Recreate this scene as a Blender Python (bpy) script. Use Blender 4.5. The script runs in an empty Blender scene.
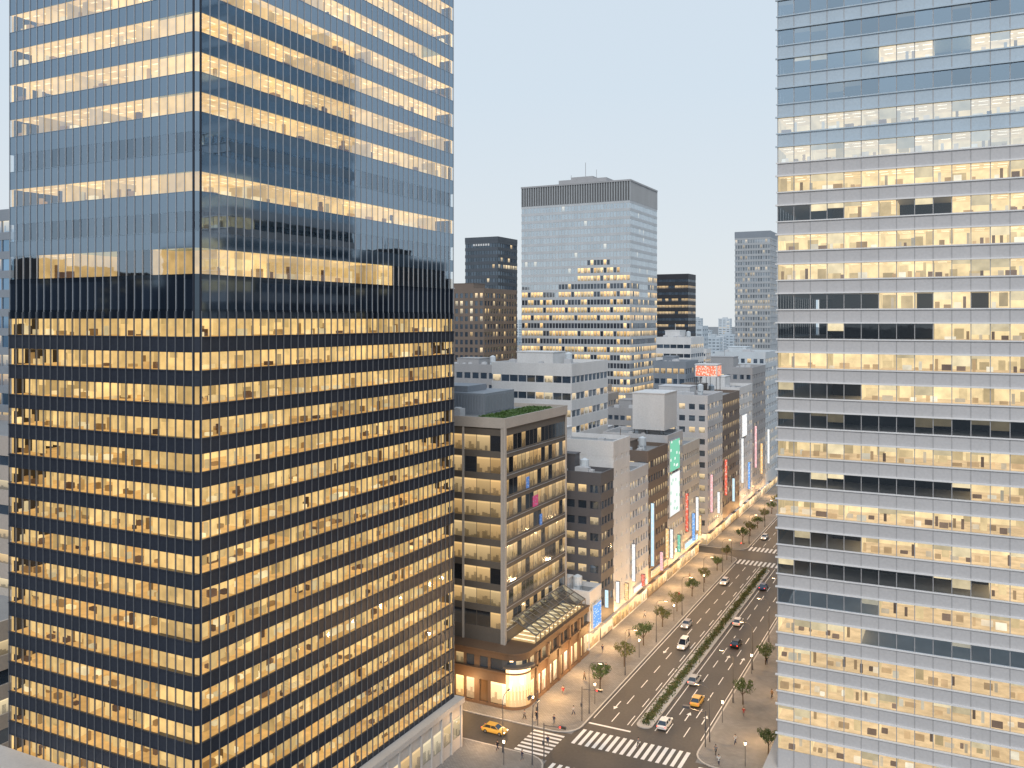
import bpy, math, random
from mathutils import Vector
random.seed(11)
R=random.random
U=random.uniform
C=bpy.context.scene.collection
CAMH=70.0; FP=888.0; AN=math.radians(26.77); SA=math.sin(AN); CA=math.cos(AN)
def proj(x,y,z):
    d=-x*SA+y*CA
    if d<1: return None
    l=x*CA+y*SA
    return (512+FP*l/d, 320-FP*(z-CAMH)/d, d)
# ---------------------------------------------------------------- materials
def newmat(n):
    m=bpy.data.materials.new(n); m.use_nodes=True
    nt=m.node_tree
    for x in list(nt.nodes): nt.nodes.remove(x)
    o=nt.nodes.new('ShaderNodeOutputMaterial')
    return m,nt,o
def N(nt,t,**k):
    n=nt.nodes.new(t)
    for a,b in k.items(): setattr(n,a,b)
    return n
def math_(nt,op,a,b=None,c=None):
    n=N(nt,'ShaderNodeMath',operation=op)
    for i,v in enumerate((a,b,c)):
        if v is None: continue
        if isinstance(v,(int,float)): n.inputs[i].default_value=v
        else: nt.links.new(v,n.inputs[i])
    return n.outputs[0]
def mixc(nt,f,a,b,bt='MIX'):
    n=N(nt,'ShaderNodeMix',data_type='RGBA',blend_type=bt)
    for s,v in ((0,f),(6,a),(7,b)):
        if isinstance(v,(int,float)): n.inputs[s].default_value=v
        elif isinstance(v,tuple): n.inputs[s].default_value=(v+(1,))[:4]
        else: nt.links.new(v,n.inputs[s])
    return n.outputs[2]
def wallmat(name,col,rough=.6,var=.18,scale=.25,metal=0,fine=3.0,joints=None,spec=.4):
    m,nt,o=newmat(name)
    p=N(nt,'ShaderNodeBsdfPrincipled'); nt.links.new(p.outputs[0],o.inputs[0])
    tc=N(nt,'ShaderNodeTexCoord')
    mp=N(nt,'ShaderNodeMapping'); mp.inputs['Scale'].default_value=(1,1,.25)
    nt.links.new(tc.outputs['Object'],mp.inputs[0])
    n1=N(nt,'ShaderNodeTexNoise'); n1.inputs['Scale'].default_value=scale; n1.inputs['Detail'].default_value=6; nt.links.new(mp.outputs[0],n1.inputs['Vector'])
    n2=N(nt,'ShaderNodeTexNoise'); n2.inputs['Scale'].default_value=fine; n2.inputs['Detail'].default_value=4; nt.links.new(tc.outputs['Object'],n2.inputs['Vector'])
    s=math_(nt,'ADD',n1.outputs[0],n2.outputs[0])
    s=math_(nt,'MULTIPLY_ADD',s,2*var,1-2*var)
    c=mixc(nt,1.0,col,s,'MULTIPLY')
    nt.links.new(c,p.inputs['Base Color'])
    p.inputs['Roughness'].default_value=rough; p.inputs['Metallic'].default_value=metal
    p.inputs['Specular IOR Level'].default_value=spec
    return m
def plain(name,col,rough=.5,metal=0,emit=None,es=1):
    m,nt,o=newmat(name)
    p=N(nt,'ShaderNodeBsdfPrincipled'); nt.links.new(p.outputs[0],o.inputs[0])
    tc=N(nt,'ShaderNodeTexCoord'); n=N(nt,'ShaderNodeTexNoise'); n.inputs['Scale'].default_value=4
    nt.links.new(tc.outputs['Object'],n.inputs['Vector'])
    s=math_(nt,'MULTIPLY_ADD',n.outputs[0],.3,.85)
    nt.links.new(mixc(nt,1.0,col,s,'MULTIPLY'),p.inputs['Base Color'])
    p.inputs['Roughness'].default_value=rough; p.inputs['Metallic'].default_value=metal
    if emit:
        p.inputs['Emission Color'].default_value=emit+(1,); p.inputs['Emission Strength'].default_value=es
        m.cycles.emission_sampling='NONE'
    return m
def glass(name,k,gtint,ttint,rough=.02,wav=.02):
    m,nt,o=newmat(name)
    tr=N(nt,'ShaderNodeBsdfTransparent'); tr.inputs[0].default_value=ttint+(1,)
    g=N(nt,'ShaderNodeBsdfGlossy'); g.inputs['Color'].default_value=gtint+(1,); g.inputs['Roughness'].default_value=rough
    tc=N(nt,'ShaderNodeTexCoord'); n=N(nt,'ShaderNodeTexNoise'); n.inputs['Scale'].default_value=.35; nt.links.new(tc.outputs['Object'],n.inputs['Vector'])
    b=N(nt,'ShaderNodeBump'); b.inputs['Strength'].default_value=.25; b.inputs['Distance'].default_value=wav
    nt.links.new(n.outputs[0],b.inputs['Height']); nt.links.new(b.outputs[0],g.inputs['Normal'])
    f=N(nt,'ShaderNodeFresnel'); f.inputs[0].default_value=1.5
    a=N(nt,'ShaderNodeAttribute',attribute_name='wc'); sp=N(nt,'ShaderNodeSeparateColor'); nt.links.new(a.outputs['Color'],sp.inputs[0])
    kk=math_(nt,'MULTIPLY',math_(nt,'MULTIPLY_ADD',sp.outputs[1],.3,.85),k)
    fac=math_(nt,'MINIMUM',math_(nt,'ADD',f.outputs[0],kk),1.0)
    mx=N(nt,'ShaderNodeMixShader'); nt.links.new(fac,mx.inputs[0]); nt.links.new(tr.outputs[0],mx.inputs[1]); nt.links.new(g.outputs[0],mx.inputs[2])
    nt.links.new(mx.outputs[0],o.inputs[0]); return m
def emitcol(name,strength=1.0):
    m,nt,o=newmat(name)
    a=N(nt,'ShaderNodeAttribute',attribute_name='wc')
    tc=N(nt,'ShaderNodeTexCoord'); n=N(nt,'ShaderNodeTexNoise'); n.inputs['Scale'].default_value=.7; n.inputs['Detail'].default_value=3
    nt.links.new(tc.outputs['Object'],n.inputs['Vector'])
    s=math_(nt,'MULTIPLY_ADD',n.outputs[0],.9,.55)
    c=mixc(nt,1.0,a.outputs['Color'],s,'MULTIPLY')
    e=N(nt,'ShaderNodeEmission'); nt.links.new(c,e.inputs[0]); e.inputs[1].default_value=strength
    nt.links.new(e.outputs[0],o.inputs[0]); m.cycles.emission_sampling='NONE'; return m
def winmat(name,k=.25,tint=(.75,.85,.95),base=(.02,.03,.045),wa=(1,.64,.25),wb=(1,.83,.52),es=1.15,rvar=.5):
    m,nt,o=newmat(name)
    a=N(nt,'ShaderNodeAttribute',attribute_name='wc')
    sp=N(nt,'ShaderNodeSeparateColor'); nt.links.new(a.outputs['Color'],sp.inputs[0])
    lit,rnd,tone=sp.outputs[0],sp.outputs[1],sp.outputs[2]
    uv=N(nt,'ShaderNodeUVMap'); su=N(nt,'ShaderNodeSeparateXYZ'); nt.links.new(uv.outputs[0],su.inputs[0])
    u,v=su.outputs[0],su.outputs[1]
    cell=math_(nt,'FLOOR',math_(nt,'MULTIPLY',u,5.0))
    wn=N(nt,'ShaderNodeTexWhiteNoise',noise_dimensions='2D'); cb=N(nt,'ShaderNodeCombineXYZ')
    nt.links.new(cell,cb.inputs[0]); nt.links.new(rnd,cb.inputs[1]); nt.links.new(cb.outputs[0],wn.inputs[0])
    furn=math_(nt,'LESS_THAN',v,math_(nt,'MULTIPLY',wn.outputs[0],.62))
    grad=math_(nt,'MULTIPLY_ADD',v,.55,.5)  # room light painted into the pane's glow, stronger towards the top
    ceil=math_(nt,'GREATER_THAN',v,.88)
    br=math_(nt,'MULTIPLY',grad,math_(nt,'MULTIPLY_ADD',furn,-.55,1.0))
    br=math_(nt,'ADD',br,math_(nt,'MULTIPLY',ceil,.25))
    br=math_(nt,'MULTIPLY',br,math_(nt,'MULTIPLY_ADD',rnd,.7,.55))
    br=math_(nt,'MULTIPLY',br,lit)
    col=mixc(nt,tone,wa,wb)
    e=N(nt,'ShaderNodeEmission'); nt.links.new(col,e.inputs[0]); nt.links.new(math_(nt,'MULTIPLY',br,es),e.inputs[1])
    d=N(nt,'ShaderNodeBsdfDiffuse'); nt.links.new(mixc(nt,rnd,base,tuple(min(1,x*2.4) for x in base)),d.inputs[0])
    ad=N(nt,'ShaderNodeAddShader'); nt.links.new(e.outputs[0],ad.inputs[0]); nt.links.new(d.outputs[0],ad.inputs[1])
    g=N(nt,'ShaderNodeBsdfGlossy'); g.inputs['Color'].default_value=tint+(1,); g.inputs['Roughness'].default_value=.06
    f=N(nt,'ShaderNodeFresnel'); f.inputs[0].default_value=1.45
    fac=math_(nt,'MINIMUM',math_(nt,'ADD',f.outputs[0],math_(nt,'MULTIPLY',math_(nt,'MULTIPLY_ADD',rnd,rvar,1-rvar/2),k)),1.0)
    mx=N(nt,'ShaderNodeMixShader'); nt.links.new(fac,mx.inputs[0]); nt.links.new(ad.outputs[0],mx.inputs[1]); nt.links.new(g.outputs[0],mx.inputs[2])
    nt.links.new(mx.outputs[0],o.inputs[0]); m.cycles.emission_sampling='NONE'; return m
M={}
M['lt_dark']=wallmat('dark_steel',(.035,.042,.06),.3,.25,metal=.3)
M['lt_fin']=wallmat('fin_silver',(.42,.43,.45),.35,.12,metal=.4)
M['lt_finlow']=wallmat('fin_dark_silver',(.20,.21,.23),.35,.12,metal=.4)
M['lt_up']=winmat('blue_spandrel_glass',.40,(.60,.75,.90),(.015,.03,.05),rvar=.2)
M['lt_zone']=winmat('dark_band_glass',.16,(.5,.65,.8),(.008,.012,.02))  # dark skyline reflection put into this darker glass
M['core']=wallmat('dark_core',(.03,.03,.035),.8)
M['g_low']=glass('clear_office_glass',.015,(.7,.8,.95),(.98,.96,.92))
M['g_up']=glass('blue_coated_glass',.30,(.62,.78,.95),(.97,.95,.9))
M['g_right']=glass('pale_office_glass',.06,(.72,.84,.95),(.98,.98,.96))
M['g_rtop']=glass('sky_coated_glass',.46,(.66,.80,.92),(.85,.88,.92))
M['inter']=emitcol('glowing_interior',1.08)  # room surfaces glow by themselves, lamplight put into their colours
M['rt_sp']=wallmat('pale_stone_panel',(.50,.49,.495),.45,.12,scale=.15)
M['rt_top']=wallmat('pale_blue_panel',(.45,.53,.60),.25,.10,metal=.2)
M['rt_ledge']=wallmat('white_ledge',(.72,.71,.71),.4,.08)
M['rt_joint']=wallmat('panel_joint',(.36,.355,.36),.5,.1)
M['podium']=wallmat('white_podium_stone',(.52,.49,.46),.5,.14)
cols={'white':(.68,.68,.68),'pale':(.54,.55,.57),'grey':(.36,.36,.37),'dgrey':(.11,.11,.12),'brown':(.18,.14,.115),'beige':(.50,.45,.40),'bronze':(.13,.115,.10),
 'tan':(.42,.37,.33),'haze':(.48,.54,.59),'haze2':(.58,.63,.67),'slim':(.40,.42,.44),'cream':(.64,.60,.54),'bluegrey':(.24,.27,.31),'dtower':(.085,.10,.12),'fins':(.50,.52,.54),'stone':(.15,.095,.06),'black':(.02,.02,.024),'roof':(.28,.29,.30),'green':(.07,.13,.035),'crown':(.13,.135,.14),'frame':(.46,.42,.38),'blackt':(.04,.042,.05)}  # haze tones: distance haze put into paler wall colour
for k,c in cols.items(): M[k]=wallmat(k+'_wall',c,.55,.14)
M['win']=winmat('office_window',.22)
M['windept']=winmat('store_window',.28,(.75,.82,.88),(.02,.022,.026),wa=(1,.60,.22),wb=(1,.78,.42),es=1.05,rvar=.3)
M['winpale']=winmat('pale_office_window',.55,(.74,.82,.88),(.12,.14,.16),wa=(1,.70,.34),wb=(1,.84,.55),es=.95,rvar=.3)
M['windark']=winmat('dark_office_window',.14,(.6,.75,.9),(.01,.013,.02))
M['winmid']=winmat('painted_skyline_window',.10,(.5,.6,.7),(.035,.04,.05),wa=(1,.60,.2),wb=(1,.74,.34),es=1.5)  # mirrored city painted into dark pane colour and amber glow
M['winblue']=winmat('blue_office_window',.45,(.45,.68,.92),(.02,.04,.07))
M['shop']=winmat('shop_window',.05,base=(.1,.06,.03),wa=(1,.60,.22),wb=(1,.86,.58),es=2.2)
M['winhaze']=winmat('haze_toned_window',.25,(.7,.78,.85),(.17,.19,.21),es=.7)  # distance haze put into a paler pane colour
# ---------------------------------------------------------------- mesh builder
class MB:
    def __init__(s): s.v=[];s.f=[];s.mi=[];s.uv=[];s.c=[]
    def face(s,pts,mat=0,col=(0,0,0),uv=None):
        b=len(s.v); s.v+=[tuple(p) for p in pts]; s.f.append(tuple(range(b,b+len(pts)))); s.mi.append(mat); s.c.append(col)
        s.uv.append(uv if uv else [(0,0),(1,0),(1,1),(0,1)]+[(0,0)]*(len(pts)-4) if len(pts)>=4 else [(0,0)]*len(pts))
    def box(s,x0,x1,y0,y1,z0,z1,mat=0,col=(0,0,0)):
        if x0>x1:x0,x1=x1,x0
        if y0>y1:y0,y1=y1,y0
        if z0>z1:z0,z1=z1,z0
        a=[(x0,y0,z0),(x1,y0,z0),(x1,y1,z0),(x0,y1,z0),(x0,y0,z1),(x1,y0,z1),(x1,y1,z1),(x0,y1,z1)]
        for q in ((3,2,1,0),(4,5,6,7),(0,1,5,4),(1,2,6,5),(2,3,7,6),(3,0,4,7)): s.face([a[i] for i in q],mat,col)
    def prism(s,poly,z0,z1,mat=0,col=(0,0,0)):
        n=len(poly)
        s.face([(x,y,z1) for x,y in poly],mat,col); s.face([(x,y,z0) for x,y in poly][::-1],mat,col)
        for i in range(n):
            a=poly[i];b=poly[(i+1)%n]
            s.face([(a[0],a[1],z0),(b[0],b[1],z0),(b[0],b[1],z1),(a[0],a[1],z1)],mat,col)
    def tube(s,p,q,r0,r1=None,n=8,mat=0,col=(0,0,0),caps=True):
        r1=r0 if r1 is None else r1
        p=Vector(p);q=Vector(q);d=(q-p).normalized()
        a=d.orthogonal().normalized();b=d.cross(a)
        A=[p+(a*math.cos(t)+b*math.sin(t))*r0 for t in [2*math.pi*i/n for i in range(n)]]
        B=[q+(a*math.cos(t)+b*math.sin(t))*r1 for t in [2*math.pi*i/n for i in range(n)]]
        for i in range(n):
            j=(i+1)%n; s.face([A[i],A[j],B[j],B[i]],mat,col)
        if caps: s.face(A[::-1],mat,col); s.face(B,mat,col)
    def build(s,name,mats,parent=None,smooth=False):
        me=bpy.data.meshes.new(name)
        L=parent.location if parent else Vector((0,0,0))
        if parent and parent.parent: L=parent.parent.location+parent.location
        me.from_pydata([(x-L[0],y-L[1],z-L[2]) for x,y,z in s.v],[],s.f)
        for m in (mats if isinstance(mats,list) else [mats]): me.materials.append(m)
        me.polygons.foreach_set('material_index',s.mi)
        uvl=me.uv_layers.new(name='UVMap'); flat=[c for u in s.uv for t in u for c in t]; uvl.data.foreach_set('uv',flat)
        at=me.attributes.new('wc','FLOAT_COLOR','CORNER'); fl=[]
        for fc,c in zip(s.f,s.c):
            for _ in fc: fl+= [c[0],c[1],c[2],1.0]
        at.data.foreach_set('color',fl)
        if smooth: me.polygons.foreach_set('use_smooth',[True]*len(me.polygons))
        me.update()
        o=bpy.data.objects.new(name,me); C.objects.link(o)
        if parent: o.parent=parent
        return o
def empty(name,loc,label,cat,group=None,rz=0):
    o=bpy.data.objects.new(name,None); o.location=loc; o.rotation_euler=(0,0,rz); C.objects.link(o)
    o.empty_display_size=.5
    o['label']=label;o['category']=cat
    if group:o['group']=group
    return o
def tag(o,label,cat,group=None):
    o['label']=label;o['category']=cat
    if group:o['group']=group
    return o
def struct(o): o['kind']='structure'; return o
def stuff(o): o['kind']='stuff'; return o
def dup(root,loc,rz=0,label=None,group=None):
    r=root.copy(); C.objects.link(r); r.location=loc; r.rotation_euler=(0,0,rz)
    if label:r['label']=label
    if group:r['group']=group
    for ch in list(root.children):
        c=ch.copy(); C.objects.link(c); c.parent=r
        for g in list(ch.children):
            d=g.copy(); C.objects.link(d); d.parent=c
    return r
def qarea(pts):
    pr=[proj(*p) for p in pts]
    if any(p is None for p in pr): return 0
    cx=sum(p[0] for p in pr)/4; cy=sum(p[1] for p in pr)/4
    if not(-2<cx<1026 and -2<cy<770): return 0
    a=0
    for i in range(4):
        j=(i+1)%4; a+=pr[i][0]*pr[j][1]-pr[j][0]*pr[i][1]
    return abs(a)/2
def place_windows(root,wins,nsep):
    w=sorted(wins,key=lambda t:-qarea(t[0]))
    mats=[]
    for t in w:
        if t[2] not in mats: mats.append(t[2])
    for t in w[:nsep]:
        if qarea(t[0])<=0: break
        mb=MB(); mb.face(t[0],0,t[1]); mb.build('window',t[2],root)
    rest=w[nsep:] if nsep else w
    if rest:
        mb=MB()
        for t in rest: mb.face(t[0],mats.index(t[2]),t[1])
        stuff(mb.build('window',mats,root))
def SF(x0,y0): return lambda u,o,z:(x0+u,y0-o,z)
def EF(x1,y0): return lambda u,o,z:(x1+o,y0+u,z)
def fbox(mb,P,u0,u1,o0,o1,z0,z1,mat=0,col=(0,0,0)):
    a=P(u0,o0,z0);b=P(u1,o1,z1); mb.box(a[0],b[0],a[1],b[1],a[2],b[2],mat,col)
def fquad(P,u0,u1,o,z0,z1): return [P(u0,o,z0),P(u1,o,z0),P(u1,o,z1),P(u0,o,z1)]
def randlit(p,pf=.25):
    cache={}
    def f(face,fl,b,nb):
        k=(face,fl)
        if k not in cache: cache[k]=(R()<pf,R())
        full,t=cache[k]
        on= (R()<.93) if full else (R()<p)
        return (1 if on else 0, R(), t*.6+R()*.4)
    return f
def roofkit(root,x0,x1,y0,y1,z,wall,pent=True,units=4):
    w=x1-x0;d=y1-y0
    mb=MB()
    for a in ((x0-.25,x1+.25,y0-.25,y0+.15),(x0-.25,x1+.25,y1-.15,y1+.25),(x0-.25,x0+.15,y0+.15,y1-.15),(x1-.15,x1+.25,y0+.15,y1-.15)):
        mb.box(*a,z,z+1.1)
    mb.build('parapet',wall,root)
    mb=MB(); mb.box(x0+.15,x1-.15,y0+.15,y1-.15,z,z+.12); mb.build('roof',M['roof'],root)
    if pent:
        a=x0+w*U(.1,.3);b=a+w*U(.3,.5);c=y0+d*U(.2,.4);e=c+d*U(.3,.45);h=U(2.5,4.5)
        mb=MB(); mb.box(a,b,c,e,z+.12,z+h); mb.box(a-.15,b+.15,c-.15,e+.15,z+h,z+h+.25)
        for i in range(int((b-a)/1.1)): mb.box(a+.3+i*1.1,a+.9+i*1.1,c-.06,c,z+.8,z+h-.6)
        if R()<.5: mb.tube(((a+b)/2,(c+e)/2,z+h),((a+b)/2,(c+e)/2,z+h+U(2,4)),.08,n=5)
        mb.build('penthouse',wall,root)
        if units>2 and R()<.6:
            mb=MB(); X=b+1.6;Y=e-1
            if X+1<x1: mb.tube((X,Y,z+1.2),(X,Y,z+3.2),1.0,n=12); mb.tube((X,Y,z+3.2),(X,Y,z+3.6),1.0,.2,n=12); mb.box(X-.7,X+.7,Y-.7,Y+.7,z+.1,z+1.2); mb.build('water_tank',M['haze2'],root)
    for i in range(units):
        ux=U(x0+1,x1-3);uy=U(y0+.8,y0+max(1.,d*.3));s=U(1,2)
        mb=MB(); mb.box(ux,ux+s,uy,uy+s*.8,z+.3,z+.3+s*.8); mb.box(ux+.1,ux+.25,uy+.1,uy+.25,z+.1,z+.3);mb.box(ux+s-.3,ux+s-.15,uy+.1,uy+.25,z+.1,z+.3)
        mb.tube((ux+s/2,uy+s*.4,z+.3+s*.8),(ux+s/2,uy+s*.4,z+.42+s*.8),s*.3,n=8); mb.build('air_conditioner',M['pale'],root)
def office(name,label,x0,x1,y0,y1,z1,fh,bs,be,wall,win,lit,hf=.5,pier=.25,nsep=0,group=None,g=4.5,shop=True,cat='building',roof=True,units=4,depth=.25,zb=0,sill=.28,pent=True):
    root=empty(name,((x0+x1)/2,(y0+y1)/2,zb),label,cat,group)
    mb=MB(); mb.box(x0,x1,y0,y1,zb,z1-.2)
    nf=max(1,int((z1-zb-g-.8)/fh)); wins=[]
    lo=z1-.8-nf*fh
    if shop: mb.box(x0-depth,x1+depth,y0-depth,y1+depth,4.0,lo+fh*sill)
    else: mb.box(x0-depth,x1+depth,y0-depth,y1+depth,zb,lo+fh*sill)
    for f in range(nf):
        a=lo+f*fh+fh*sill; b=a+fh*hf
        nx=(lo+(f+1)*fh+fh*sill) if f<nf-1 else z1
        mb.box(x0-depth,x1+depth,y0-depth,y1+depth,b,nx)
        for face,P,L,nb in (('S',SF(x0,y0),x1-x0,bs),('E',EF(x1,y0),y1-y0,be)):
            bw=L/nb; pw=max(.1,bw*pier)
            for i in range(nb+1):
                fbox(mb,P,max(0,i*bw-pw/2),min(L,i*bw+pw/2),-.1,depth-.04,a-.01,b+.01)
            for i in range(nb):
                l=lit(face,f,i,nb)
                wins.append((fquad(P,i*bw+pw/2,(i+1)*bw-pw/2,.04,a,b),l[:3],l[3] if len(l)>3 else win))
    mb.build('wall',wall,root)
    place_windows(root,wins,nsep)
    if shop:
        for face,P,L,nb in (('S',SF(x0,y0),x1-x0,max(1,int((x1-x0)/4))),('E',EF(x1,y0),y1-y0,max(1,int((y1-y0)/4)))):
            bw=L/nb
            for i in range(nb):
                w=MB(); w.face(fquad(P,i*bw+.15,(i+1)*bw-.15,.06,.5,3.7),0,(1,R(),R())); w.build('shop_window',M['shop'],root)
                aw=MB(); fbox(aw,P,i*bw+.1,(i+1)*bw-.1,.06,1.0,3.75,3.95); aw.build('awning',random.choice([M['brown'],M['white'],M['dgrey'],M['beige']]),root)
    if roof: roofkit(root,x0,x1,y0,y1,z1,wall,units=units,pent=pent)
    return root
# ---------------------------------------------------------------- interiors
def mul(c,k): return tuple(x*k for x in c)
def interior(mb,P,u0,u1,za,zb,warm,b,D=6.0,bay=2.0):  # floor, wall, ceiling and furniture colours carry the room light as glow
    fl=mul(warm['floor'],b);wa=mul(warm['wall'],b);ce=mul(warm['ceil'],b)
    mb.face([P(u0,-.1,za+.02),P(u1,-.1,za+.02),P(u1,-D,za+.02),P(u0,-D,za+.02)],0,fl)
    mb.face([P(u0,-.1,zb-.02),P(u1,-.1,zb-.02),P(u1,-D,zb-.02),P(u0,-D,zb-.02)],0,ce)
    mb.face([P(u0,-D+.02,za),P(u1,-D+.02,za),P(u1,-D+.02,zb),P(u0,-D+.02,zb)],0,wa)
    for uu in (u0+.02,u1-.02):
        mb.face([P(uu,-.2,za),P(uu,-D,za),P(uu,-D,zb),P(uu,-.2,zb)],0,mul(wa,U(.5,1.1)))
    for o in (-1.3,-3.4):
        k=u0+.5
        while k<u1-1:
            mb.face([P(k,o,zb-.06),P(k+1.1,o,zb-.06),P(k+1.1,o-.35,zb-.06),P(k,o-.35,zb-.06)],0,mul(warm['lamp'],b))
            k+=bay
    h=zb-za; k=u0+.2
    while k<u1-.4:
        w=U(.3,1.4); r=R()
        c=mul(random.choice(warm['furn']),b*U(.6,1.2))
        o=-U(.3,2.2)
        if r<.55: fbox(mb,P,k,min(k+w,u1-.1),o,o-.6,za+.03,za+h*U(.18,.42),0,c)
        elif r<.72: fbox(mb,P,k,min(k+.35,u1-.1),o,o-.35,za+.03,za+h*U(.5,.75),0,mul(c,.7))
        elif r<.80: fbox(mb,P,k,min(k+w,u1-.1),o,o-.15,za+h*.1,za+h*.95,0,mul(wa,U(.4,.9)))
        k+=w+U(.05,.7)
    k=u0
    while k<u1-.5:
        w=U(.6,2)
        if R()<.5: mb.face(fquad(P,k,min(k+w,u1),-D+.06,za+.02,za+h*U(.4,.95)),0,mul(wa,U(.45,.85)))
        k+=w+U(.2,1.5)
WL={'floor':(.78,.44,.14),'wall':(1.02,.68,.27),'ceil':(.98,.62,.22),'lamp':(1.5,1.15,.6),'furn':[(.36,.19,.06),(.58,.34,.12),(1.0,.72,.34),(.16,.085,.04),(1.0,.8,.45)]}
WR={'floor':(.85,.60,.33),'wall':(1.08,.82,.44),'ceil':(1.02,.74,.38),'lamp':(1.9,1.65,1.2),'furn':[(.55,.37,.2),(.85,.7,.5),(1.0,.9,.7),(.25,.17,.12),(.75,.5,.26)]}
# ---------------------------------------------------------------- LEFT TOWER
def left_tower():
    x0,x1,y0,y1=-106.4,-74.4,71.1,126.0; zl,zt=8.0,134.0
    root=empty('glass_skyscraper',(x1,y0,0),'huge dark skyscraper filling the left side, warm lit floors below and blue glass above','skyscraper')
    ch=.5
    poly=lambda e:[(x0-e,y0-e),(x1-ch,y0-e),(x1+e,y0+ch),(x1+e,y1+e),(x0-e,y1+e)]
    core=MB(); D=6.2
    core.box(x0+.3,x1-D,y0+D,y1-.3,zl,zt); core.box(x1-D,x1-.3,y1-.6,y1-.3,zl,zt); core.box(x0+.3,x0+.6,y0+.3,y0+D,zl,zt); core.build('service_core',M['core'],root)
    inn=MB(); wins=[]
    faces=(('S',SF(x0,y0),x1-x0-ch,24,x1-x0-D),('E',EF(x1,y0),y1-y0,41,y1-y0))
    fl=[]
    for j in range(17,-1,-1):
        wb=70.15-3.72*j
        if wb-1.98>zl+.3: fl.append((wb-1.98,wb,'low',j))
    fl.append((71.2,74.5,'zone',0))
    for k in range(13): c=76.5+4.37*k; fl.append((c-1.08,c+1.08,'up',k))
    prev=zl
    for (wa,wb,ty,k) in fl:
        lowz=ty=='low'
        if ty=='up' and k==0: wa-=.35;wb+=.35
        p=MB()
        if lowz:
            p.prism(poly(.10),prev,wa); p.prism(poly(.18),wa-.16,wa-.05); p.prism(poly(.15),prev+.02,prev+.12)
            p.build('spandrel',M['lt_dark'],root)
        else:
            p.prism(poly(.02),prev,wa); p.prism(poly(.06),wa-.06,wa)
            p.build('spandrel',M['lt_zone'] if ty=='zone' or k==0 else M['lt_up'],root)
        prev=wb
        for face,P,L,nb,Li in faces:
            off=ch if face=='E' else 0
            bw=(L-off)/nb
            s=0
            while s<nb:
                n=random.randint(3,8)
                if ty=='up' and k==0: n=random.randint(1,5)
                if ty=='zone': n=random.randint(1,3)
                e=min(nb,s+n)
                if lowz: on=True
                elif ty=='zone': on=False
                elif k==0: on= R()<.58 if face=='S' else (s<nb*.66 and R()<.72)
                elif k in(1,3): on=False
                else: on=R()<.99
                u0=off+s*bw;u1=off+e*bw
                if face=='S': u1=min(u1,Li)
                if on and u1>u0: interior(inn,P,u0,u1,wa,wb,WL,U(.8,1.12)*(1.0 if lowz else 1.35),D)
                s=e
            for i in range(nb):
                a=off+i*bw;b=a+bw
                gm=M['g_low'] if lowz else (M['lt_zone'] if ty=='zone' else M['g_up'])
                wins.append((fquad(P,a+.04,b-.04,.0,wa,wb),(0,R(),R()),gm))
                if lowz and R()<.42:
                    inn.face(fquad(P,a+.05,b-.05,-.2,wb-U(.4,1.9),wb),0,mul((.96,.66,.27),U(.6,1.08)))
        # corner pane
        gm=M['g_low'] if lowz else (M['lt_zone'] if ty=='zone' else M['g_up'])
        wins.append(([(x1-ch,y0,wa),(x1,y0+ch,wa),(x1,y0+ch,wb),(x1-ch,y0,wb)],(0,R(),R()),gm))
    p=MB(); p.prism(poly(.02),prev,zt-.1); p.build('spandrel',M['lt_up'],root)
    for (cx,cy) in ((x1-ch,y0-.02),(x1+.02,y0+ch)):
        cp=MB(); cp.box(cx-.09,cx+.09,cy-.09,cy+.09,zl,zt); cp.build('corner_post',M['lt_dark'],root)
    stuff(inn.build('office_interior',M['inter'],root))
    place_windows(root,wins,100)
    for face,P,L,nb,Li in faces:
        off=ch if face=='E' else 0
        bw=(L-off)/nb
        for i in range(nb+1):
            u=off+i*bw
            m=MB(); fbox(m,P,u-.035,u+.035,.0,.2,zl,71,1); fbox(m,P,u-.035,u+.035,.0,.10,71,zt,0); m.build('fin',[M['lt_fin'],M['lt_finlow']],root)
    c=MB(); c.box(x0-.1,x1-.9,y0+.9,y1+.1,zt-.1,zt+2); c.build('roof',M['lt_dark'],root)
    pr=empty('tower_podium',(-90,100,0),'pale stone podium with lit shop windows at the foot of the left skyscraper','podium')
    m=MB(); m.box(-125,-73.0,60,126.5,0,7.2); m.box(-125.3,-72.7,59.5,126.9,7.2,8.0)
    m.box(-130,-78,67.5,70.5,8.0,16.0); m.box(-130.3,-77.7,67.3,70.7,16.0,16.6); m.build('wall',M['podium'],pr)
    P=EF(-73.0,60)
    for i in range(22):
        w=MB(); w.face(fquad(P,i*3+.4,i*3+2.8,.05,2.2,5.4),0,(1,R()*.6,R())); w.build('window',M['win'],pr)
        w=MB(); fbox(w,P,i*3+2.9,i*3+3.3,.0,.2,0,7.19); w.build('pilaster',M['podium'],pr)
    return root
left_tower()
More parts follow.
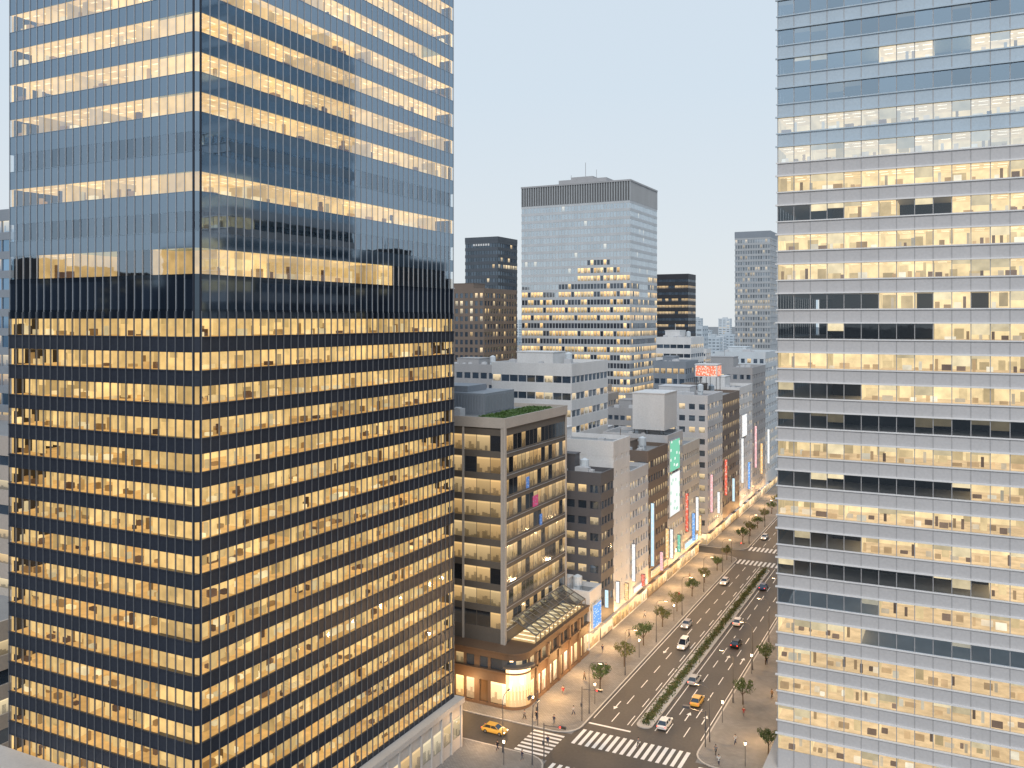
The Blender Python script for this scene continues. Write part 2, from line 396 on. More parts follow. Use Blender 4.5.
# ---------------------------------------------------------------- RIGHT TOWER
def right_tower():
    x0,x1,y0,y1=-22.9,32.0,128.5,168.0; zl,zt=7.0,132.0
    root=empty('office_skyscraper',(x0,y0,0),'pale stone panelled skyscraper on the right edge with bright lit window bands','skyscraper')
    D=6.5; core=MB(); core.box(x0+D,x1-.3,y0+D,y1-.3,0,zt); core.box(x0+.3,x0+D,y1-.6,y1-.3,zl,zt); core.box(x1-.6,x1-.3,y0+.3,y0+D,zl,zt); core.build('service_core',M['core'],root)
    fh=4.12; nb=25; L=x1-x0; bw=L/nb; P=SF(x0,y0)
    inn=MB(); wins=[]
    litmap={0:[(0,25)],1:[(9,14)],2:[(6,8),(9,11),(12,25)],3:[(0,4),(4,9),(9,25)],4:[(0,12),(12,25)],5:[(4,7),(10,25)],6:[(0,5),(5,25)],7:[(0,25)],8:[(0,25)],9:[],10:[(6,9),(11,25)],
      -1:[(5,25)],-2:[],-3:[(0,25)],-4:[(11,25)],-5:[(0,25)],-6:[(5,25)],-7:[(12,25)],-8:[(6,25)],-9:[(0,5)],-10:[(0,25)],-11:[(0,11),(11,25)],-12:[(0,25)],-13:[(0,25)],13:[(3,9)]}
    for k in range(-13,17):
        zc=64.3+fh*k; wa=zc-1.0; wb=zc+1.1; top=k>=7
        z0=wb; z1=wa+fh
        if k==-13:
            q=MB(); q.box(x0,x1,y0,y1,zl,wa); q.build('spandrel',M['rt_sp'],root)
        p=MB(); p.box(x0-.05,x1,y0-.05,y1,z0,z1)
        p.build('spandrel',M['rt_top'] if top else M['rt_sp'],root)
        l=MB(); l.box(x0-.3,x1+.1,y0-.32,y0+.0,z0-.0,z0+.2) ; l.box(x0-.22,x1+.1,y0-.22,y0,z1-.18,z1-.02)
        l.build('ledge',M['rt_ledge'] if not top else M['rt_top'],root)
        for (a,b) in litmap.get(k,[]):
            s=a
            while s<b:
                e=min(b,s+random.randint(2,6))
                interior(inn,P,s*bw,e*bw,wa,wb,WR,U(.88,1.12)*(1.3 if top else 1),D,1.6); s=e
        W=lambda u,o,z:(x0-o,y1-u,z)
        for i in range(18):
            w0=(y1-y0)/18
            wins.append((fquad(W,i*w0+.05,(i+1)*w0-.05,0,wa,wb),(0,R(),R()),M['g_rtop'] if top else M['g_right']))
        for i in range(nb):
            gm=M['g_rtop'] if (top or (k==-9 and i>=5) or (k==-8 and i<6)) else M['g_right']
            wins.append((fquad(P,i*bw+.03,(i+1)*bw-.03,0,wa,wb),(0,R(),R()),gm))
            if R()<.22: inn.face(fquad(P,i*bw+.05,(i+1)*bw-.05,-.25,wb-U(.3,1.5),wb),0,mul((.98,.82,.52),U(.5,1.0) if litmap.get(k) else .12))
    stuff(inn.build('office_interior',M['inter'],root))
    place_windows(root,wins,100)
    for i in range(nb+1):
        u=i*bw
        m=MB(); fbox(m,P,u-.05,u+.05,0,.085,zl,zt); m.build('mullion',M['rt_joint'],root)
    m=MB(); m.box(x0+.2,x1,y0+.2,y1,zt,zt+1.5); m.build('roof',M['rt_sp'],root)
    m=MB(); m.box(x0-1.4,x1+4,y0-2.5,y1+1,0,5.4); m.box(x0-1.9,x1+4,y0-3.0,y1+1.5,5.4,7.0); m.build('base',M['podium'],root)
    for i in range(9):
        w=MB(); w.face([(x0-1.45,y1-i*4.3,.6),(x0-1.45,y1-i*4.3-3.6,.6),(x0-1.45,y1-i*4.3-3.6,4.4),(x0-1.45,y1-i*4.3,4.4)],0,(1,R(),R())); w.build('shop_window',M['shop'],root)
right_tower()
# ---------------------------------------------------------------- CENTRE TOWER
def centre_skyline(face,f,i,nb):
    z=3.2+(f+.5)*3.9; fr=i/nb
    if face=='S':
        lim=97 if .60<fr<.80 else (93 if fr>.50 else (85 if fr>.34 else (76 if fr>.2 else 81)))  # stepped limits draw a reflected skyline, painted in the panes below
        if fr>.9: lim=88
    else: lim=86 if fr<.3 else (78 if fr<.6 else 88)
    if z<lim:
        row=(f*7+3)%5; pr=(.95 if row<3 else .25)
        if math.sin(i*.9+f*2.3)>.85: pr*=.3
        return (1 if R()<pr else 0,R(),R(),M['winmid'])
    return (1 if R()<.03 else 0,.35+R()*.45,1)
ct=office('curtain_wall_tower','tall pale gridded glass tower with dark finned crown at the centre',-201,-142.6,409.6,452,128,3.9,34,22,M['fins'],M['winpale'],centre_skyline,hf=.64,pier=.18,nsep=100,shop=False,cat='skyscraper',roof=False,depth=.14)
mb=MB(); mb.box(-200.9,-142.7,409.7,451.9,128,137.4); mb.build('crown',M['crown'],ct)
for P,L,n in ((SF(-201,409.6),58.4,44),(EF(-142.6,409.6),42.4,30)):
    for i in range(n+1):
        m=MB(); fbox(m,P,i*L/n-.2,i*L/n+.2,-.1,.3,128.02,137.4); m.build('crown_fin',M['slim'],ct)
mb=MB(); mb.box(-201.4,-142.2,409.2,452.4,137.4,138.2); mb.box(-184,-158,418,440,138.2,141.5); mb.box(-178,-166,420,430,141.5,143); mb.tube((-172,425,143),(-172,425,151),.15); mb.tube((-166,425,141),(-166,425,147),.12); mb.tube((-180,425,141),(-180,425,145),.12); mb.build('roof',M['grey'],ct)
# ---------------------------------------------------------------- BACKGROUND TOWERS
dt=office('dark_tower','dark grey flat topped tower rising behind the brown block, left of centre',-243,-223,425,448,113,3.8,12,8,M['dtower'],M['windark'],randlit(.04,.02),hf=.55,pier=.12,nsep=60,shop=False,cat='skyscraper',roof=False)
mb=MB(); mb.box(-243.3,-222.7,424.7,448.3,113.0,115.2); mb.build('crown',M['dtower'],dt)
mb=MB()
for i in range(7): mb.box(-238+i*1.5,-237+i*1.5,424.55,424.7,110.4,111.5)
mb.build('emblem',plain('white_mark',(.7,.7,.7)),dt)
office('brown_tower','brown stone office block with narrow vertical windows in front of dark tower',-228,-201,369,403,84,3.7,10,12,M['brown'],M['windark'],randlit(.2,.05),hf=.6,pier=.45,nsep=100,shop=False)
def bandlit(face,f,i,nb): return (1 if (f%2 or f%3==0) and R()<.9 else 0,R()*.7,R()*.4)
office('dark_slab_tower','black banded office tower right of the central gridded tower',-161.6,-142,510,526,96,3.8,10,7,M['blackt'],M['win'],bandlit,hf=.4,pier=.05,nsep=60,shop=False,cat='skyscraper',units=0,pent=False)
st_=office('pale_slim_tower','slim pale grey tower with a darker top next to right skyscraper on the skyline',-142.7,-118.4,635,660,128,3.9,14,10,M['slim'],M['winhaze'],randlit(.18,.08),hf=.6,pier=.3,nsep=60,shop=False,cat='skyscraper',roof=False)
mb=MB(); mb.box(-143,-118.1,634.7,660.3,128,132.5); mb.build('crown',M['bluegrey'],st_)
def strips(face,f,i,nb): return (1 if R()<.35 else 0,R(),R())
office('white_strip_building','white mid-rise with long ribbon windows below the central tower',-112.7,-89.8,212,238,57.6,4.4,9,9,M['white'],M['win'],strips,hf=.40,pier=.06,nsep=100,shop=False)
office('pale_block','small pale grey block behind the bronze department store',-160,-138,262,285,54,4,7,6,M['grey'],M['win'],randlit(.3),nsep=50,shop=False)
office('white_low_block','white ribbon windowed block at the foot of black tower',-118,-103,374,395,61.5,4,5,6,M['white'],M['win'],randlit(.2),hf=.4,pier=.08,nsep=50,shop=False)
office('blue_grey_block','dark blue grey block behind the shopping street roofs',-103,-91,323,340,53.5,3.8,5,6,M['bluegrey'],M['win'],randlit(.2),nsep=40,shop=False)
office('beige_block','beige block with ribbon windows beyond left skyscraper at picture edge',-215,-122,92,112,50,4,30,5,M['tan'],M['win'],randlit(.2),hf=.4,pier=.1,nsep=30,shop=False)
office('blue_tower','blue glass tower sliver at the far left edge',-230,-128,118,160,92,4,36,5,M['bluegrey'],M['winblue'],randlit(.2),hf=.6,pier=.1,nsep=30,shop=False,cat='skyscraper')
office('low_tan_building','low tan building at the bottom left picture edge',-200,-122,74,90,26,4.2,20,4,M['beige'],M['win'],randlit(.4),nsep=20,shop=False)
# ---------------------------------------------------------------- DEPARTMENT STORE
def signmat(n,a,b,es,sx=3,sy=9,th=.26):
    m,nt,o=newmat(n); uv=N(nt,'ShaderNodeUVMap'); mp=N(nt,'ShaderNodeMapping'); mp.inputs['Scale'].default_value=(sx,sy,1); nt.links.new(uv.outputs[0],mp.inputs[0])
    v=N(nt,'ShaderNodeTexVoronoi',distance='CHEBYCHEV'); v.inputs['Scale'].default_value=1.5; nt.links.new(mp.outputs[0],v.inputs['Vector'])
    f=math_(nt,'GREATER_THAN',v.outputs['Distance'],th)
    e=N(nt,'ShaderNodeEmission'); nt.links.new(mixc(nt,f,b,a),e.inputs[0]); e.inputs[1].default_value=es; nt.links.new(e.outputs[0],o.inputs[0]); return m
screenmat={'pinkd':signmat('pink_screen',(.7,.12,.25),(.5,.3,.4),.7,3,3),'blued':signmat('blue_screen',(.15,.3,.7),(.5,.6,.8),.7,3,3)}
def dept():
    x0,x1,y0,y1=-101,-75.0,145.5,174; z1=51
    def lit(face,f,i,nb):
        row=(.3,.95,.8,.95,.7,.95,.85,.7,.95,.7,.9)[f%11]
        if f>=8 and face=='E': row=.35
        return (1 if R()<row*(1 if face=='S' else .9) else 0,R()*.8,R()*.6)
    r=office('department_store','dark bronze glass department store in a beige frame on the street corner, with roof garden',x0,x1,y0,y1,z1-1,4.1,9,16,M['bronze'],M['windept'],lit,hf=.70,pier=.03,nsep=100,shop=False,roof=False,g=8.5,depth=.10,sill=.14)
    P=SF(x0,y0);Q=EF(x1,y0)
    for (PP,us,w) in ((P,[0,8.6,17.2],.4),(P,[25.4],.5),(Q,[0.0,28.1],.4)):
        for u in us:
            m=MB(); fbox(m,PP,u,u+w,.08,.30,9.5,z1-1.0); m.build('pillar',M['frame'],r)
    for i in range(1,10):
        z=z1-1.8-i*4.1+.1
        m=MB(); fbox(m,Q,.42,28.08,.11,.2,z+.02,z+.13); m.build('slab_edge',M['grey'],r)
    for i,(a,b,z,c) in enumerate(((12,14.5,33.2,'pinkd'),(15.2,16.4,29,'blued'),(9,10.4,37.4,'blued'))):
        m=MB(); m.face(fquad(Q,a,b,.13,z,z+2.2)); m.build('display_screen',screenmat[c],r)
    m=MB(); fbox(m,P,-.1,25.98,.09,.40,z1-1.0,z1+.9); fbox(m,Q,0,28.6,.09,.40,z1-1.0,z1+.9); m.box(x0-.4,x0+.2,y0,y1,z1-.5,z1+.9); m.box(x0,x1,y1-.4,y1+.2,z1-.5,z1+.9); m.box(x1-.0,x1+.39,y0-.39,y0-.01,9.5,z1+.89); m.build('parapet',M['frame'],r)
    m=MB(); m.box(x0+.3,x1+.05,y0+.0,y1-.5,z1-1.2,z1+.1); m.build('roof',M['roof'],r)
    m=MB(); m.box(x0+1,x0+17,y0+9,y0+22,z1+.1,z1+4.4); m.box(x0+3,x0+12,y0+11,y0+19,z1+4.4,z1+5.6)
    for i in range(24): m.box(x0+1.2+i*.65,x0+1.5+i*.65,y0+8.85,y0+9,z1+.6,z1+4.0)
    for i in range(19): m.box(x0+17,x0+17.15,y0+9.3+i*.65,y0+9.6+i*.65,z1+.6,z1+4.0)
    m.build('penthouse',M['bluegrey'],r)
    for i in range(4):
        m=MB(); X=x0+3+i*3.4; m.box(X,X+2,y0+2.5,y0+4.4,z1+.3,z1+1.9); m.tube((X+1,y0+3.4,z1+1.9),(X+1,y0+3.4,z1+2.1),.7,n=12); m.build('air_conditioner',M['pale'],r)
    m=MB(); m.box(x0+18.5,x1-1.2,y0+3,y1-2,z1+.1,z1+.5)
    for i in range(1500):
        px=U(x0+18.7,x1-1.4);py=U(y0+3.2,y1-2.2);s=U(.1,.25);z=z1+.5+U(.0,.18); a=Vector((U(-1,1),U(-1,1),U(-.3,1))).normalized();b=a.orthogonal().normalized();c=a.cross(b)
        q=Vector((px,py,z)); m.face([q+b*s,q+c*s,q-b*s,q-c*s])
    m.build('roof_garden',M['green'],r)
    pr=empty('shop_podium',(-85,158,0),'brown stone shop podium with a tall bright corner entrance and sloping glass canopy','shop')
    def poly(e):
        p=[(-101.5,141.8-e)]
        cx,cy,rr_=-72.7,145.0,3.2+e
        p.append((cx-1,141.8-e))
        for i in range(0,9):
            t=-math.pi/2+i*math.pi/16; p.append((cx+rr_*math.cos(t),cy+rr_*math.sin(t)))
        p+=[(-69.5+e,173.5+e),(-101.5,173.5+e)]
        return p
    m=MB(); m.prism(poly(-.5),.13,9); m.build('core_wall',M['stone'],pr)
    m=MB(); m.prism(poly(0),4.6,6.6); m.prism(poly(.25),6.4,6.7); m.prism(poly(0.05),8.9,10.0); m.prism(poly(.2),9.9,10.2); m.prism(poly(.1),.13,.6);m.build('cornice',M['stone'],pr)
    pl=poly(-.3)
    pts=[]
    for a,b in zip(pl[:-2],pl[1:-1]):
        L=math.dist(a,b); n=max(1,round(L/2.6))
        for i in range(n): pts.append(((a[0]+(b[0]-a[0])*i/n,a[1]+(b[1]-a[1])*i/n),(a[0]+(b[0]-a[0])*(i+1)/n,a[1]+(b[1]-a[1])*(i+1)/n)))
    for i,(a,b) in enumerate(pts):
        for z0,z1_,on in ((.7,4.5,1 if (i%3 or a[1]>146) else 0),(6.8,8.8,R()<.3)):
            w=MB(); w.face([(a[0],a[1],z0),(b[0],b[1],z0),(b[0],b[1],z1_),(a[0],a[1],z1_)],0,(1 if on else 0,R(),R())); w.build('shop_window',M['shop'] if z0<1 else M['win'],pr)
        if math.dist(a,b)>1:
            c=MB(); wd=.55 if i%2 else .25; c.box(a[0]-wd,a[0]+wd,a[1]-.25,a[1]+wd,.13,9); c.build('pillar',M['stone'],pr)
    # tall entrance glazing bent round the corner
    pe=poly(.12)
    for a,b in zip(pe[2:10],pe[3:11]):
        w=MB(); w.face([(a[0],a[1],.7),(b[0],b[1],.7),(b[0],b[1],7.6),(a[0],a[1],7.6)],0,(1,.95,R()*.5)); w.build('entrance_glass',M['shop'],pr)
    m=MB(); m.prism([(p[0],p[1]) for p in poly(1.1)[2:11]]+[(-73,146)],7.7,8.1); m.build('entrance_canopy',M['bronze'],pr)
    gl=glass('canopy_glass',.3,(.8,.85,.9),(.8,.85,.8))
    cf=MB(); fl=MB()
    for i in range(13):
        y=148+i*2.0
        cf.tube((-74.6,y,14.2),(-69.7,y,11.9),.12,n=6); cf.tube((-69.7,y,11.9),(-69.7,y,10.2),.1,n=6)
    for (x,z) in ((-74.6,14.2),(-69.7,11.9),(-72.15,13.05)): cf.tube((x,148,z),(x,172,z),.13,n=6)
    cf.build('canopy_frame',M['bronze'],pr)
    for i in range(12):
        y=148+i*2
        g=MB(); g.face([(-74.6,y+.1,14.25),(-69.7,y+.1,11.95),(-69.7,y+1.9,11.95),(-74.6,y+1.9,14.25)],0,(0,.5,0)); g.build('canopy_pane',gl,pr)
    fl.face([(-74.9,148,10.35),(-70,148,10.35),(-70,172,10.35),(-74.9,172,10.35)],0,(.62,.42,.2))  # floor under the canopy glows itself, tube light put into its colour
    for i in range(12): fl.box(-74.7,-70.5,148.9+i*2,149.1+i*2,10.36,10.5,0,(1.7,1.3,.8))
    fl.build('canopy_lights_glow_floor',M['inter'],pr)
dept()
# ---------------------------------------------------------------- STREET ROW
XS=-70.0
row=[
 ('low_shop','small white corner shop with blue lit sign next to the bronze store',-84,175,181.3,11.5,3.6,4,3,'white','win',.4,.3,40),
 ('dark_balcony_building','dark grey narrow building with stacked window bays beside the small white shop',-84,181.6,189,35.5,3.5,5,4,'dgrey','win',.3,.3,60),
 ('white_slab_building','tall blank white slab building behind the dark narrow one',-96,189.3,200,41.5,3.6,1,3,'white','win',.2,.6,40),
 ('grey_arcade_building','light grey building with regular lit windows between white slab and taupe block',-90,200.3,214,33,3.5,6,7,'pale','win',.4,.4,60),
 ('taupe_shop_block','dark taupe block next to the block with the green screen',-88,214.3,230.5,36,3.6,6,8,'brown','win',.35,.3,60),
 ('grey_sign_block','grey block with the tall green and white screen under a big white rooftop box',-88,230.8,245,38,3.6,6,6,'pale','win',.35,.35,50),
 ('light_sign_block','light beige block with stacked upright signs before the second crossing',-86,245.3,263,33.5,3.5,6,8,'cream','win',.4,.35,50),
 ('tall_grey_block','tall light grey block just past the second crossing',-92,273,292,45.5,3.6,7,8,'pale','win',.3,.4,50),
 ('dark_brown_block','dark brown block carrying the red rooftop billboard',-90,292.4,317,44,3.6,7,10,'brown','win',.3,.3,50),
 ('white_far_block','white block with shop signs far along the street',-90,317.5,339,45,3.6,7,8,'white','win',.3,.4,40),
 ('grey_far_block','grey high block near the far end of street row',-90,339.5,364,51,3.7,8,8,'grey','win',.25,.4,40),
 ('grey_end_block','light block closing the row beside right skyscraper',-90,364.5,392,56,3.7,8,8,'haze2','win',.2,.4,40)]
for (nm,lb,xw,ya,yb,z,fh,bs,be,wl,wn,p,pi,ns) in row:
    sl_=nm=='white_slab_building'
    office(nm,lb,xw,XS,ya,yb,z,fh,bs,be,M[wl],M[wn],randlit(p,.2),hf=.3 if sl_ else .48,pier=.85 if sl_ else pi,nsep=ns,units=5,pent=nm!='grey_sign_block')
# ---------------------------------------------------------------- MID AND FAR CITY
taken=[(-201,-142,405,456),(-243,-223,420,450),(-228,-201,365,405),(-162,-141,505,530),(-143,-118,630,665),(-113,-89,210,240),(-160,-138,260,286),(-118,-103,372,396),(-103,-91,321,342),(-215,-120,70,165),(-101,-69,140,175),(-97,-50,175,395),(-110,-60,60,130)]
def free(a,b,c,d): return all(b<t[0]-1 or a>t[1]+1 or d<t[2]-1 or c>t[3]+1 for t in taken)
wallset=['white','pale','grey','cream','beige','slim','bluegrey','grey','tan']
cnt=0
y=178
while y<640:
    x=-340+(y%7)
    while x<-76:
        w=U(12,19);d=U(12,17)
        pa=proj(x+w,y,60)
        vis = pa and 450<pa[0]<780
        if vis and free(x,x+w,y,y+d):
            h=U(20,42) if y<420 else U(22,50)
            if y<260 and x>-130: h=min(h,30)
            office('midrise_building','mid-rise city block among the roofs behind the shopping street',x,x+w,y,y+d,h,3.8,random.randint(4,7),random.randint(4,7),M[random.choice(wallset)],M['win'],randlit(.25,.1),hf=.45,pier=U(.08,.4),shop=False,units=2,group='mid-rise blocks behind the street'); cnt+=1
        x+=w+U(3,6)
    y+=U(18,22)
for i in range(170):
    d=U(660,2600); px=U(600,790)
    if i>135: px=U(440,540)
    l=(px-512)/FP*d; X=-d*SA+l*CA; Y=d*CA+l*SA
    w=U(14,32);dd=U(14,32); h=U(14,50) if R()<.9 else U(62,70+ d*.014)
    if not free(X,X+w,Y,Y+dd): continue
    taken.append((X,X+w,Y,Y+dd))
    far=d>1000
    office('distant_building','pale haze-toned block in the distant city on the horizon',X,X+w,Y,Y+dd,h,5,3,3,M['haze' if R()<.6 else 'haze2'] if far else M[random.choice(['pale','slim','haze2','haze'])],M['winhaze'],randlit(.08,.03),hf=.45,pier=.3,shop=False,units=0,group='distant haze-toned buildings')
for (a,b,c,d,h) in ((30,60,200,235,84),(62,85,150,180,82),(20,50,245,280,90),(40,80,290,330,86),(15,40,335,370,96),(90,120,190,240,97),(10,28,182,198,82),(60,90,238,262,90),(-330,-300,-120,-95,88),(-296,-270,-120,-95,80),(-372,-335,-125,-95,92),(-262,-236,-118,-92,95),(-420,-380,-120,-90,84),(-234,-214,-112,-90,86),(-300,-262,-150,-126,90)):
    office('nearby_tower','dark office tower across the street seen only as a reflection in glass',a,b,c,d,h,4,6,6,M['blackt'],M['windark'],randlit(.3,.2),shop=False,units=0,group='towers mirrored in the skyscraper glass')
# ---------------------------------------------------------------- GROUND
asph=wallmat('asphalt',(.070,.067,.064),.6,.28,scale=.12,fine=2.0)
gm=wallmat('city_ground',(.2,.21,.22),.9,.2,scale=.01)
def brickmat(name,c1,c2,mort,sc):
    m,nt,o=newmat(name); p=N(nt,'ShaderNodeBsdfPrincipled'); nt.links.new(p.outputs[0],o.inputs[0])
    tc=N(nt,'ShaderNodeTexCoord'); b=N(nt,'ShaderNodeTexBrick'); b.inputs['Scale'].default_value=sc
    b.inputs['Color1'].default_value=c1+(1,);b.inputs['Color2'].default_value=c2+(1,);b.inputs['Mortar'].default_value=mort+(1,);b.inputs['Mortar Size'].default_value=.03
    nt.links.new(tc.outputs['Object'],b.inputs['Vector'])
    n=N(nt,'ShaderNodeTexNoise'); n.inputs['Scale'].default_value=.25; n.inputs['Detail'].default_value=6; nt.links.new(tc.outputs['Object'],n.inputs['Vector'])
    s=math_(nt,'MULTIPLY_ADD',n.outputs[0],.7,.65)
    nt.links.new(mixc(nt,1.0,b.outputs[0],s,'MULTIPLY'),p.inputs['Base Color']); p.inputs['Roughness'].default_value=.75; return m
pave=brickmat('sidewalk_tiles',(.25,.245,.24),(.19,.19,.185),(.12,.12,.115),.8)
kerbm=wallmat('kerb_stone',(.45,.44,.42),.7)
paint=wallmat('white_paint',(.80,.80,.78),.6,.12,fine=5)
m=MB(); m.face([(-9000,-9000,0),(9000,-9000,0),(9000,9000,0),(-9000,9000,0)]); struct(m.build('ground',gm))
m=MB(); m.face([(-58.6,-100,.004),(-37.4,-100,.004),(-37.4,600,.004),(-58.6,600,.004)]); struct(m.build('road',asph))
m=MB(); m.face([(-300,128.5,.008),(-58.6,128.5,.008),(-58.6,138.5,.008),(-300,138.5,.008)]); m.face([(-37.4,128.5,.008),(100,128.5,.008),(100,138.5,.008),(-37.4,138.5,.008)])
for a,b in ((-300,-58.6),(-37.4,100)): m.face([(a,263.5,.008),(b,263.5,.008),(b,272.5,.008),(a,272.5,.008)])
struct(m.build('side_road',asph))
def rr(x0,x1,y0,y1,r):
    p=[]
    for cx,cy,t0 in ((x1-r,y0+r,-90),(x1-r,y1-r,0),(x0+r,y1-r,90),(x0+r,y0+r,180)):
        for i in range(7): t=math.radians(t0+i*15); p.append((cx+r*math.cos(t),cy+r*math.sin(t)))
    return p
for (a,b,c,d) in ((-300,-58,138,264),(-300,-58,-80,129),(-38,100,138,264),(-38,100,-80,129),(-300,-58,272,560),(-38,100,272,560)):
    m=MB(); m.prism(rr(a,b,c,d,4),0,.13); struct(m.build('kerb',kerbm))
    m=MB(); m.face([(x,y,.134) for x,y in rr(a+.25,b-.25,c+.25,d-.25,3.8)]); struct(m.build('sidewalk',pave))
def rect(m,a,b,c,d,z=.012): m.face([(a,c,z),(b,c,z),(b,d,z),(a,d,z)])
def zebra(a,b,c,d,along):
    m=MB()
    if along=='x':
        x=a
        while x<b-.4: rect(m,x,x+.62,c,d); x+=1.2
    else:
        y=c
        while y<d-.4: rect(m,a,b,y,y+.6); y+=1.2
    struct(m.build('crosswalk',paint))
zebra(-57.5,-38.4,135.6,141.2,'x'); zebra(-57.5,-38.4,122.8,128.2,'x'); zebra(-65.0,-59.3,129.5,137.6,'y'); zebra(-36.5,-32.0,129.5,137.6,'y'); zebra(-57.5,-38.4,257,262,'x'); zebra(-57.5,-38.4,273,278,'x')
m=MB()
rect(m,-57.6,-50,143.6,144.1); rect(m,-47,-38.4,121.0,121.5)
for X in (-54.2,-51.3,-44.4,-41.4):
    y=146
    while y<256:
        rect(m,X-.08,X+.08,y,y+4); y+=8
    y=280
    while y<400: rect(m,X-.08,X+.08,y,y+4); y+=8
for X in (-57.5,-38.5): rect(m,X-.07,X+.07,146,256); rect(m,X-.07,X+.07,279,400)
for X in (-50.6,-46.4): rect(m,X-.07,X+.07,146,256)
for (X,s) in ((-42.9,1),(-39.9,1),(-55.6,-1)):
    for yy in (152,182):
        rect(m,X-.1,X+.1,yy,yy+2.6,.012)
        q=yy+2.6 if s>0 else yy
        m.face([(X-.45,q,.012),(X+.45,q,.012),(X,q+1.2*s,.012)] if s>0 else [(X+.45,q,.012),(X-.45,q,.012),(X,q-1.2,.012)])
struct(m.build('lane_markings',paint))
m=MB(); m.prism(rr(-50.0,-47.2,146,254,1.3),.0,.18); struct(m.build('median_kerb',kerbm))
def leafmat(name,a,b):
    m,nt,o=newmat(name); p=N(nt,'ShaderNodeBsdfPrincipled'); tc=N(nt,'ShaderNodeTexCoord')
    n=N(nt,'ShaderNodeTexNoise'); n.inputs['Scale'].default_value=1.3; n.inputs['Detail'].default_value=4; nt.links.new(tc.outputs['Object'],n.inputs['Vector'])
    s=math_(nt,'MULTIPLY_ADD',n.outputs[0],3.0,-1.0)
    cl=N(nt,'ShaderNodeClamp'); nt.links.new(s,cl.inputs[0])
    nt.links.new(mixc(nt,cl.outputs[0],a,b),p.inputs['Base Color']); p.inputs['Roughness'].default_value=.6
    nt.links.new(p.outputs[0],o.inputs[0]); return m
lf1=leafmat('green_leaves',(.03,.07,.018),(.10,.15,.04)); lf2=leafmat('yellowing_leaves',(.045,.08,.02),(.15,.14,.04)); hedge=leafmat('hedge_leaves',(.03,.08,.018),(.12,.11,.04))
bark=wallmat('bark',(.11,.08,.055),.9,.3,fine=8)
def leaf(m,q,s):
    a=Vector((U(-1,1),U(-1,1),U(-.2,1))).normalized();b=a.orthogonal().normalized();c=a.cross(b)
    t=U(0,6.28); b2=b*math.cos(t)+c*math.sin(t); c2=a.cross(b2)
    m.face([q+b2*s,q+c2*s*.6,q-b2*s,q-c2*s*.6])
m=MB()
for i in range(9000):
    y=U(147,253)
    leaf(m,Vector((-48.6+random.gauss(0,.42),y,.2+abs(random.gauss(0,.35))*(1+.5*math.sin(y*.9)))),U(.1,.24))
stuff(tag(m.build('median_hedge',hedge),'low green and reddish hedge planted along the road median','hedge'))
def tree(lm,seed,h):
    random.seed(seed)
    r=empty('street_tree',(0,0,0),'x','tree','street trees')
    m=MB(); m.tube((0,0,0),(.05,.03,h*.35),.16,.11,caps=False)
    tips=[]
    for i in range(6):
        t=i*1.05+U(-.3,.3); L=U(1.0,1.7); p=Vector((.05,.03,h*U(.3,.42))); q=p+Vector((math.cos(t)*L,math.sin(t)*L,U(.9,2.0)))
        m.tube(p,q,.07,.03,n=5); tips.append(q)
        q2=q+Vector((math.cos(t+.7)*.6,math.sin(t+.7)*.6,.7)); m.tube(q,q2,.03,.015,n=4); tips.append(q2)
    tp=Vector((0,0,h*.8)); m.tube((.05,.03,h*.35),tp,.1,.03,n=6); tips+= [tp,tp+Vector((.3,-.2,.3)),tp+Vector((-.3,.3,-.6))]
    m.build('trunk',bark,r)
    m=MB()
    for tpt in tips:
        rad=U(.55,.95)
        for j in range(75):
            v=Vector((random.gauss(0,1),random.gauss(0,1),random.gauss(0,.8))).normalized()*rad*U(.5,1.08)
            leaf(m,tpt+v,U(.10,.22))
    m.build('crown',lm,r); return r
trees=[tree(lf1,3,6.2),tree(lf2,5,6.6),tree(lf1,8,5.4),tree(lf2,9,5.8)]
random.seed(21)
near=['bronze store corner','bronze store canopy','small white shop','dark narrow building','white slab building','grey arcade building','taupe shop block','green screen block','light sign block','second crossing','tall grey block','red billboard block','dark brown block','white far block','grey far block','end block']
tl=[(-60.6,157),(-60.4,170),(-60.7,183),(-60.5,196),(-60.6,208),(-60.5,221),(-60.7,234),(-60.5,247),(-60.6,259),(-60.6,280),(-60.6,291),(-60.6,303),(-60.6,315),(-60.6,328),(-60.6,341),(-60.6,354)]
for i,(X,Y) in enumerate(tl):
    t=trees[i%4] if i<4 else dup(trees[(i*3+1)%4],(X,Y,.13))
    t.location=(X,Y,.13); t.rotation_euler=(0,0,U(0,6)); t.scale=(U(.7,1.0),)*3
    t['label']='street tree on the left pavement in front of the '+near[i]
for i,(X,Y,s) in enumerate([(-35.2,163,'first'),(-35.2,184,'second'),(-35.2,205,'third'),(-35.2,228,'fourth'),(-27.5,146,'')]):
    t=dup(trees[(i*2)%4],(X,Y,.13),U(0,6),('%s street tree from the crossing on the right pavement'%s) if s else 'dark green tree at the foot of the right skyscraper'); t.scale=(U(.7,.9),)*3
